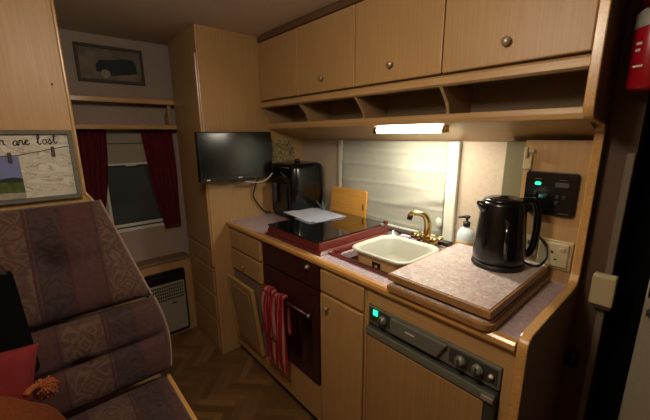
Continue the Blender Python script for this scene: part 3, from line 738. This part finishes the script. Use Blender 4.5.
# kettle
t = thing('electric_kettle', (1.47, .33, .962), 'glossy black electric kettle standing on the worktop cover', 'kettle')
kx, ky, kz = 1.472, .330, .9622
obj('power_base', lathe([(.082, 0), (.086, .005), (.084, .016), (.076, .020), (0, .020)], (kx, ky, kz), 40), 'matblack', t, smooth=True)
obj('body', lathe([(.076, .020), (.083, .026), (.084, .05), (.079, .11), (.074, .17), (.071, .222), (.067, .232), (0, .236)], (kx, ky, kz), 48), 'black', t, smooth=True)
obj('lid', lathe([(.064, .232), (.062, .239), (.050, .244), (.018, .246), (.014, .250), (0, .251)], (kx, ky, kz), 40), 'black', t, smooth=True)
hd = Vector((.80, .60, 0)).normalized()
def kp(r_, z): return (kx+hd.x*r_, ky+hd.y*r_, kz+z)
obj('handle', tube(smoothpath([kp(.045, .230), kp(.080, .236), kp(.100, .226), kp(.110, .19), kp(.112, .13), kp(.107, .075), kp(.094, .046), kp(.078, .042)], 8), [.0105+.002*math.sin(PI*i/56) for i in range(57)], 14), 'black', t, smooth=True)
sd = Vector((-.70, -.71, 0)).normalized(); pe = Vector((-sd.y, sd.x, 0))
secs = []
for r_, zz, w, h_ in ((.055, .205, .030, .028), (.075, .214, .022, .018), (.086, .222, .012, .010), (.090, .227, .006, .005)):
    secs.append([tuple(Vector((kx, ky, kz))+sd*r_+pe*w*math.cos(a)+Vector((0, 0, zz+h_*math.sin(a)))) for a in [k*PI/8 for k in range(16)]])
obj('spout', loft(secs), 'black', t, smooth=True)
obj('water_gauge', tube([(kx+.048, ky-.070, kz+.05), (kx+.040, ky-.060, kz+.18)], .007, 10), 'blackglass', t, smooth=True)
obj('switch', lathe([(.010, 0), (.010, .010), (0, .012)], (kx+.092, ky+.069, kz+.246), 12), plain('teal_switch', (30, 120, 110), .3), t, smooth=True)
tag(obj('kettle_cord', tube(smoothpath([(1.535, .395, .972), (1.565, .39, .969), (1.585, .405, .972), (1.592, .435, .99), (1.585, .456, 1.02), (1.566, .464, 1.045), (1.552, .468, 1.055), (1.540, .470, 1.045), (1.53, .472, 1.02)], 8), .0042, 8), 'matblack', smooth=True), 'black kettle cord looping up to the wall socket', 'cord')

# ------------------------------------------------------------------ electrics on the control wall
t = thing('control_panel', (1.565, .475, 1.14), 'black twelve-volt control panel with a green light above the sockets', 'control panel')
obj('panel', prism(rrect(1.566, 1.214, .158, .150, .012), 'y', .466, .4795), 'black', t, bevel=.003)
obj('indicator_light', prism(rrect(1.528, 1.247, .018, .010, .004), 'y', .4645, .466), 'greenled', t)
obj('meter_window', prism(rrect(1.600, 1.247, .040, .016, .003), 'y', .4645, .466), plain('grey_meter', (70, 76, 80), .2), t)
for x, z in ((1.524, 1.212), (1.524, 1.190), (1.556, 1.205), (1.592, 1.205), (1.592, 1.184), (1.612, 1.205)):
    obj('rocker_switch', box(x-.006, x+.006, .461, .466, z-.007, z+.007), 'matblack', t, bevel=.002)
obj('legend_mark', box(1.518, 1.538, .4652, .466, 1.262, 1.2635), 'grey', t)
obj('legend_mark', box(1.590, 1.612, .4652, .466, 1.262, 1.2635), 'grey', t)
obj('legend_mark', box(1.60, 1.63, .4652, .466, 1.148, 1.1495), 'grey', t)
t = thing('wall_socket', (1.58, .47, .95), 'cream three-pin wall socket with a switch behind the kettle', 'socket')
obj('back_plate', box(1.502, 1.658, .472, .4795, .948, 1.052), 'cream', t, bevel=.003)
obj('socket_plate', box(1.556, 1.648, .465, .472, .958, 1.044), 'socketwhite', t, bevel=.004)
for x, z, w, h_ in ((1.600, 1.010, .006, .010), (1.586, .985, .009, .005), (1.612, .985, .009, .005)):
    obj('pin_hole', box(x-w/2, x+w/2, .4642, .466, z-h_/2, z+h_/2), 'matblack', t)
obj('rocker_switch', box(1.622, 1.638, .461, .466, 1.018, 1.032), 'cream', t, bevel=.002)
obj('switch_plate', box(1.508, 1.552, .466, .472, .985, 1.044), 'socketwhite', t, bevel=.003)
obj('rocker_switch', box(1.520, 1.540, .462, .467, 1.020, 1.034), 'greydark', t, bevel=.002)
t = thing('blind_hook', (1.49, .47, 1.29), 'small cream plastic hook fixed left of the control panel', 'hook')
obj('plate', box(1.470, 1.498, .470, .4795, 1.292, 1.345), 'cream', t, bevel=.003)
obj('finger', box(1.474, 1.486, .455, .470, 1.335, 1.372), 'cream', t, bevel=.003)
obj('finger', box(1.486, 1.506, .460, .470, 1.352, 1.366), 'cream', t, bevel=.003)

# lamp below the locker
t = thing('strip_lamp', (1.05, .37, 1.42), 'glowing fluorescent strip lamp fixed beneath the overhead locker', 'lamp')
obj('housing', box(.868, 1.232, .346, .362, 1.4475, 1.4535), 'white', t, bevel=.002)
obj('lamp_end', box(.868, .888, .340, .368, 1.422, 1.4475), 'brass', t, bevel=.004)
obj('lamp_end', box(1.212, 1.232, .340, .368, 1.422, 1.4475), 'brass', t, bevel=.004)
obj('tube', tube([(.888, .354, 1.436), (1.212, .354, 1.436)], .0115, 16), emis('lamp_tube_glow', (255, 246, 216), 24), t, smooth=True)

# ------------------------------------------------------------------ heater
t = thing('space_heater', (-.44, -.29, .02), 'beige gas heater with black surround below the front window', 'heater')
obj('surround', prism([(y, z) for y, z in rrect(-.295, .265, .262, .48, .02)], 'x', -.4495, -.430), 'black', t, bevel=.004)
obj('front_cover', prism([(y, z) for y, z in rrect(-.298, .235, .236, .37, .01)], 'x', -.430, -.415), 'heater', t, bevel=.004)
sb = bmesh.new()
for j in range(5):
    for i in range(15): box(-.4155, -.4135, -.405+i*.0145, -.395+i*.0145, .395-j*.024, .408-j*.024, sb)
obj('louvres', sb, 'slot', t)
obj('name_badge', box(-.4150, -.4135, -.275, -.245, .262, .272), 'matblack', t)
obj('top_hood', prism([(y, z) for y, z in rrect(-.297, .462, .24, .05, .02)], 'x', -.430, -.405), 'black', t, bevel=.004)

# ------------------------------------------------------------------ seating
def cushion(P, nu=40, nv=28, T=.06, B=.03, pw=3.5, dents=(), creases=(), right_bulge=0, uoff=0):
    """P: corner points bottom-left, bottom-right, top-right, top-left (world); front side puffs along the face normal; UV in metres"""
    bl, br, tr, tl = [Vector(p) for p in P]; nrm = (br-bl).cross(tl-bl).normalized()
    bm = bmesh.new(); uvl = bm.loops.layers.uv.new('UVMap'); F, K = [], []
    hgt = (tl-bl).length
    for j in range(nv+1):
        v = j/nv; fr_, kr = [], []
        for i in range(nu+1):
            u = i/nu; p = (bl*(1-u)+br*u)*(1-v)+(tl*(1-u)+tr*u)*v
            p = p + (br-bl).normalized()*right_bulge*u**6*math.sin(PI*v)
            # rounded outline
            ex = max(0, 1-abs(2*u-1)**14)**(1/2.2); ey = max(0, 1-abs(2*v-1)**8)**(1/2.2); e = ex*ey
            q = 0
            for (du, dv, ra, dp) in dents: q += dp*math.exp(-(((u-du)*(br-bl).length)**2+((v-dv)*hgt)**2)/ra**2)
            for (dv, slope, wd, dp) in creases: q += dp*math.exp(-(((v-dv-slope*(u-.5))*hgt)/wd)**2)
            h = T*e-q*e
            U = (p.y+uoff, v*hgt)
            fr_.append((bm.verts.new(p+nrm*h), U))
            kr.append((bm.verts.new(p-nrm*B*e) if 0 < i < nu and 0 < j < nv else fr_[-1][0], U))
        F.append(fr_); K.append(kr)
    def face(q):
        vs = []
        for a in q:
            if a[0] not in vs: vs.append(a[0])
        if len(vs) < 3: return
        try: f = bm.faces.new(vs)
        except ValueError: return
        dct = {id(a[0]): a[1] for a in q}
        for l in f.loops:
            for a in q:
                if a[0] is l.vert: l[uvl].uv = a[1]
    for j in range(nv):
        for i in range(nu):
            face((F[j][i], F[j][i+1], F[j+1][i+1], F[j+1][i]))
            face((K[j][i], K[j+1][i], K[j+1][i+1], K[j][i+1]))
    def rim():
        out = [F[j][nu][0].co.copy() for j in range(nv+1)]
        return out
    return bm, rim()
def cushion_thing(name, label, P, pipe=True, **k):
    bm, rim = cushion(P, **k); base = Vector(P[0])
    t = thing(name, ((P[0][0]+P[1][0])/2, (P[0][1]+P[1][1])/2, min(p[2] for p in P)), label, 'cushion', 'patterned bench cushions')
    obj('cover', bm, 'upholstery', t, smooth=True)
    if pipe: obj('piping', tube(rim, .0045, 8), 'piping', t, smooth=True)
    return t
yl = -1.36
cushion_thing('back_cushion', 'upper patterned plum backrest cushion leaning against the bulkhead', [(.43, yl, .755), (.43, -.568, .755), (.285, -.682, 1.165), (.285, yl, 1.165)],
    T=.062, B=.05, dents=((.66, .52, .045, .045), (.25, .52, .045, .045)), creases=((.44, .10, .018, .010),), uoff=.03)
cushion_thing('lumbar_cushion', 'lower patterned plum backrest cushion below the larger upper one', [(.515, yl, .440), (.515, -.548, .440), (.425, -.560, .745), (.425, yl, .745)],
    T=.075, B=.06, dents=((.63, .5, .03, .03),), creases=((.5, .03, .014, .028),), right_bulge=.022, uoff=.205)
cushion_thing('seat_cushion', 'flat patterned plum seat cushion on the bench beside the aisle', [(1.45, yl, .395), (1.45, -.565, .395), (.50, -.565, .395), (.50, yl, .395)],
    T=.05, B=.045, nu=40, nv=40, creases=((.5, 0, .02, .006),), uoff=.17)
t = thing('bench_seat', (.85, -.95, 0), 'wooden bench base with a beech rail under the patterned cushions', 'bench')
obj('bench_box', box(.23, 1.46, -1.45, -.572, 0, .345), 'wood', t)
obj('edge_rail', box(.50, 1.46, -.571, -.553, .33, .405), 'trim', t, bevel=.006)

# black case standing at the back of the bench
bc = loft([[(.64, -1.34, .70), (.64, -.945, .70), (.60, -.945, .70), (.60, -1.34, .70)], [(.53, -1.34, 1.01), (.53, -.968, 1.01), (.49, -.968, 1.01), (.49, -1.34, 1.01)]])
t = thing('black_case', (.5, -1.1, .50), 'black case standing against the backrest behind the red cushion', 'case')
obj('shell', bc, 'void', t, bevel=.015, seg=3)
gl = loft([[(.532, -1.34, 1.00), (.532, -.975, 1.00), (.488, -.975, 1.00), (.488, -1.34, 1.00)], [(.52, -1.34, 1.04), (.52, -.99, 1.028), (.482, -.99, 1.028), (.482, -1.34, 1.04)]])
obj('glossy_lid', gl, 'blackglass', t, bevel=.006)

# red cushion and rust wool throw
def pillow(c, sx, sz, th, rot, mat, name, n=22, parent=None):
    bm = bmesh.new(); F = []; K = []
    for j in range(n+1):
        a, b2 = [], []
        for i in range(n+1):
            u, v = 2*i/n-1, 2*j/n-1
            e = ((1-u**4)*(1-v**4))**.5 if abs(u) < 1 and abs(v) < 1 else 0
            pin = 1-.07*(1-abs(u)**2)*abs(v)**3; pin2 = 1-.07*(1-abs(v)**2)*abs(u)**3
            p = Vector((u*sx*pin2, 0, v*sz*pin)); q = Vector((0, -th*e*(1+.12*math.sin(5*u+3*v)), 0))
            a.append(bm.verts.new(p+q)); b2.append(a[-1] if i in (0, n) or j in (0, n) else bm.verts.new(p-q))
        F.append(a); K.append(b2)
    for j in range(n):
        for i in range(n):
            bm.faces.new((F[j][i], F[j][i+1], F[j+1][i+1], F[j+1][i])); q = (K[j][i], K[j+1][i], K[j+1][i+1], K[j][i+1])
            try: bm.faces.new(q)
            except ValueError: pass
    bmesh.ops.transform(bm, matrix=Matrix.Translation(c) @ rot, verts=bm.verts)
    return obj(name, bm, mat, parent, smooth=True)
rot = Matrix.Rotation(math.radians(68), 4, 'Z') @ Matrix.Rotation(math.radians(-22), 4, 'X')
tag(pillow((.705, -1.145, .662), .20, .19, .055, rot, 'red', 'throw_cushion'), 'plain red scatter cushion in front of the black case', 'cushion')
t = thing('knitted_throw', (.85, -1.2, .45), 'rust orange knitted throw with a pompom heaped on the bench', 'blanket')
bm = bmesh.new(); g = []; n = 36
for j in range(n+1):
    row = []
    for i in range(n+1):
        u, v = i/n, j/n; x = .76+.34*u; y = -1.40+.525*v
        e = max(0, math.sin(PI*min(1, max(0, u))))**.32*max(0, 1-v**9)**.6
        z = .452+.372*e+.014*math.sin(18*u+9*v)*e+.010*math.sin(31*v-7*u)*e
        row.append(bm.verts.new((x, y, z)))
    g.append(row)
for j in range(n):
    for i in range(n): bm.faces.new((g[j][i], g[j][i+1], g[j+1][i+1], g[j+1][i]))
bmesh.ops.solidify(bm, geom=bm.faces[:], thickness=.006)
obj('blanket', bm, 'rust', t, smooth=True)
ts = bmesh.new(); tc_ = Vector((.80, -.935, .745))
for k in range(150):
    zz = 1-2*(k+.5)/150; a = k*2.39996; q = math.sqrt(1-zz*zz)
    d_ = Vector((q*math.cos(a), q*math.sin(a), zz)); l_ = random.uniform(.024, .033)
    tube([tc_, tc_+d_*l_*.6, tc_+d_*l_+Vector((0, 0, -.004))], [.004, .0045, .003], 5, ts)
obj('pompom', ts, 'rust', t, smooth=True)
obj('pompom_cord', tube(smoothpath([(.86, -.97, .78), (.83, -.955, .775), (.805, -.94, .755)]), .008, 10), 'rust', t, smooth=True)

# ------------------------------------------------------------------ sign on the bulkhead
t = thing('wall_sign', (.23, -1.0, 1.18), 'framed whitewashed sign with black script and a pegged photo on the bulkhead', 'sign')
y0, y1, z0, z1 = -1.40, -.732, 1.178, 1.446
obj('backing', box(.221, .230, y0+.012, y1-.012, z0+.01, z1-.01), 'whitewash', t)
fb = bmesh.new()
for a in ((y0, y1, z0, z0+.016), (y0, y1, z1-.016, z1), (y0, y0+.016, z0+.016, z1-.016), (y1-.016, y1, z0+.016, z1-.016)): box(.2205, .243, *a, fb)
obj('frame', fb, 'frame_grey', t, bevel=.002)
obj('string', tube([(.232, -1.38, 1.372), (.232, -1.1, 1.350), (.232, -.90, 1.355), (.232, -.75, 1.385)], .0012, 6), 'ink', t)
ph = obj('pinned_photo', box(.231, .2322, -1.12, -.902, 1.195, 1.352), plain('photo_sky', (112, 120, 168), .4, var=.12, bscale=14), t)
obj('photo_hills', prism([(-1.12, 1.21), (-.902, 1.212), (-.902, 1.262), (-.925, 1.266), (-.96, 1.262), (-1.0, 1.268), (-1.06, 1.262), (-1.12, 1.268)], 'x', .2322, .2328), plain('photo_green', (72, 84, 40), .4, var=.35, bscale=40), ph)
obj('photo_treeline', prism([(-1.12, 1.262), (-.902, 1.258), (-.902, 1.270), (-.93, 1.276), (-.97, 1.270), (-1.02, 1.278), (-1.12, 1.274)], 'x', .2327, .2331), plain('photo_trees', (30, 34, 24), .5), ph)
obj('photo_road', prism([(-1.12, 1.196), (-.903, 1.196), (-.903, 1.216), (-1.0, 1.222), (-1.12, 1.222)], 'x', .2327, .2333), plain('photo_road_grey', (150, 140, 126), .5, var=.15), ph)
for y, z in ((-.925, 1.350), (-.800, 1.368)):
    obj('clothes_peg', box(.230, .242, y-.0055, y+.0055, z-.020, z+.016), plain('dark_peg', (70, 54, 42), .6), t, bevel=.002)
# script lettering drawn as pen strokes: letters "r are lost"
LET = {
 'r': ([(0, .1), (.25, .95), (.35, 1.05), (.45, .9), (.75, .92), (.72, .5), (.8, .1), (1.0, .1)],),
 'a': ([(.8, .85), (.5, 1.0), (.15, .7), (.1, .25), (.35, .0), (.65, .3), (.8, .9), (.75, .2), (.9, .0), (1.1, .25)],),
 'e': ([(0, .3), (.4, .55), (.7, .85), (.5, 1.05), (.2, .7), (.2, .25), (.45, 0), (.8, .1), (1.0, .35)],),
 'l': ([(0, .3), (.45, 1.3), (.55, 2.1), (.35, 2.2), (.2, 1.4), (.25, .3), (.45, 0), (.75, .3)],),
 'o': ([(.5, 1.0), (.15, .75), (.12, .25), (.4, 0), (.75, .3), (.7, .8), (.45, 1.0), (.7, .85), (1.0, .9)],),
 's': ([(0, .2), (.4, .9), (.5, 1.15), (.55, .7), (.7, .25), (.45, -.05), (.15, .1), (.5, .1), (.95, .3)],),
 't': ([(.1, .4), (.4, 1.9), (.3, .8), (.3, .2), (.5, 0), (.85, .3)], [(0, 1.35), (.4, 1.42), (.9, 1.5)]),
}
def write(word, y, z, w, h, slope):
    bm = bmesh.new(); adv = 0
    for ch in word:
        for stroke in LET[ch]:
            path = smoothpath([(.2312, y+(adv+px)*w, z+pz*h+(adv+px)*w*slope) for px, pz in stroke], 5)
            tube(path, .0019, 6, bm)
        adv += .95
    return bm
obj('lettering', write('r', -.946, 1.392, .016, .017, .03), 'ink', t)
obj('lettering', write('are', -.910, 1.390, .0165, .017, .06), 'ink', t)
obj('lettering', write('lost', -.842, 1.392, .0165, .018, .06), 'ink', t)
tag(obj('screw_mark', lathe([(.004, 0), (.004, .002), (0, .003)], (.2195, -.765, 1.615), 10, axis='x'), plain('dark_screw', (60, 40, 28), .5)), 'small dark screw in the bulkhead above the sign', 'screw')

# ------------------------------------------------------------------ entrance side, right edge
struct('wall_right', box(1.6905, 1.768, .485, YW-.001, 0, ZC), 'brownwall')
struct('trim_4', box(1.748, 1.768, .470, .485, .0, 1.36), plain('pale_seal', (112, 100, 84), .6), bevel=.003)
struct('wall_entrance', box(1.768, 1.90, .575, .59, 0, ZC), 'void')
dd = struct('door_1', box(1.853, 2.42, .455, .49, .02, ZC-.03), 'doorgrey', bevel=.006)
struct('door_seal', box(1.830, 1.852, .46, .52, .0, ZC), 'void', dd)
struct('door_latch', box(1.858, 1.892, .425, .455, .945, .985), 'matblack', dd, bevel=.006)
struct('door_latch', box(1.862, 1.895, .432, .455, .885, .905), 'greydark', dd, bevel=.004)
t = thing('door_catch', (1.756, .46, .88), 'white box-shaped door catch on the wall right of the worktop', 'catch')
obj('cover', box(1.726, 1.786, .430, .4690, .878, .978), 'socketwhite', t, bevel=.005)
obj('base', box(1.730, 1.782, .440, .4690, .866, .878), 'brownwall', t)
t = thing('fire_extinguisher', (1.79, .40, 1.54), 'red fire extinguisher hanging on the wall at the right edge', 'fire extinguisher')
ex, ey = 1.772, .395
obj('cylinder', lathe([(.040, 1.530), (.046, 1.538), (.047, 1.68), (.046, 1.69), (0, 1.692)], (ex, ey, 0), 36), 'redpaint', t, smooth=True)
obj('collar', lathe([(.0475, 1.682), (.0485, 1.685), (.0485, 1.718), (.040, 1.727), (0, 1.729)], (ex, ey, 0), 36), plain('silver_band', (150, 146, 138), .5, .2), t, smooth=True)
obj('valve_head', lathe([(.042, 1.728), (.044, 1.75), (.044, 1.80), (.030, 1.83), (0, 1.832)], (ex, ey, 0), 30), plain('dark_red_cap', (52, 12, 14), .3), t, smooth=True)
obj('bracket', box(1.745, 1.80, .455, .484, 1.60, 1.66), 'matblack', t)
for z, w, h_ in ((1.640, .30, .006), (1.624, .26, .006), (1.585, .5, .005)):
    band = [(ex+r_*math.cos(-2.35+w*k/8), ey+r_*math.sin(-2.35+w*k/8)) for r_, ks in ((.0476, range(9)), (.0482, range(8, -1, -1))) for k in ks]
    obj('printed_mark', prism(band, 'z', z, z+h_), 'white', t)

# ------------------------------------------------------------------ rear ceiling lamp (behind the viewpoint)
LX, LY = 1.35, -.72
t = thing('ceiling_lamp', (LX, LY, 1.95), 'round ceiling lamp over the middle of the van', 'lamp')
obj('base', lathe([(.13, 0), (.13, .02), (0, .02)], (LX, LY, 1.979), 32), 'white', t, smooth=False)
obj('diffuser', lathe([(.0, -.03), (.09, -.028), (.125, -.004), (.125, 0), (0, 0)], (LX, LY, 1.978), 32), emis('diffuser_glow', (255, 224, 176), 9), t, smooth=True)

def area(name, loc, rot, sx, sy, power, col):
    l = bpy.data.lights.new(name, 'AREA'); l.shape = 'RECTANGLE'; l.size = sx; l.size_y = sy; l.energy = power; l.color = col
    o = bpy.data.objects.new(name, l); o.location = loc; o.rotation_euler = rot; C.objects.link(o); return o
area('strip_lamp_light', (1.05, .354, 1.420), (math.radians(0), 0, 0), .30, .02, 2.3, (1, .97, .86))
pl = bpy.data.lights.new('ceiling_lamp_light', 'POINT'); pl.energy = 9.5; pl.color = (1, .89, .75); pl.shadow_soft_size = .11
po = bpy.data.objects.new('ceiling_lamp_light', pl); po.location = (LX, LY, 1.88); C.objects.link(po)

w = bpy.data.worlds.new('World'); w.use_nodes = True; bpy.context.scene.world = w
w.node_tree.nodes['Background'].inputs[0].default_value = (.01, .011, .014, 1)

# ------------------------------------------------------------------ camera
cam = bpy.data.cameras.new('camera'); cam.sensor_width = 36; cam.lens = 331.046/650*36; cam.clip_start = .02
co = bpy.data.objects.new('camera', cam); C.objects.link(co)
R_ = Vector((0.6598503, 0.75135417, -0.00803025)); U_ = Vector((-0.16213256, 0.15280627, 0.97486577)); W_ = Vector((-0.73369654, 0.64196351, -0.22264824))
co.matrix_world = Matrix(((R_.x, U_.x, -W_.x, 1.905), (R_.y, U_.y, -W_.y, -.866), (R_.z, U_.z, -W_.z, 1.421), (0, 0, 0, 1)))
s = bpy.context.scene; s.camera = co
s.view_settings.view_transform = 'Standard'; s.view_settings.look = 'None'; s.view_settings.gamma = 1; s.view_settings.use_curve_mapping = False
s.view_settings.exposure = 0.95
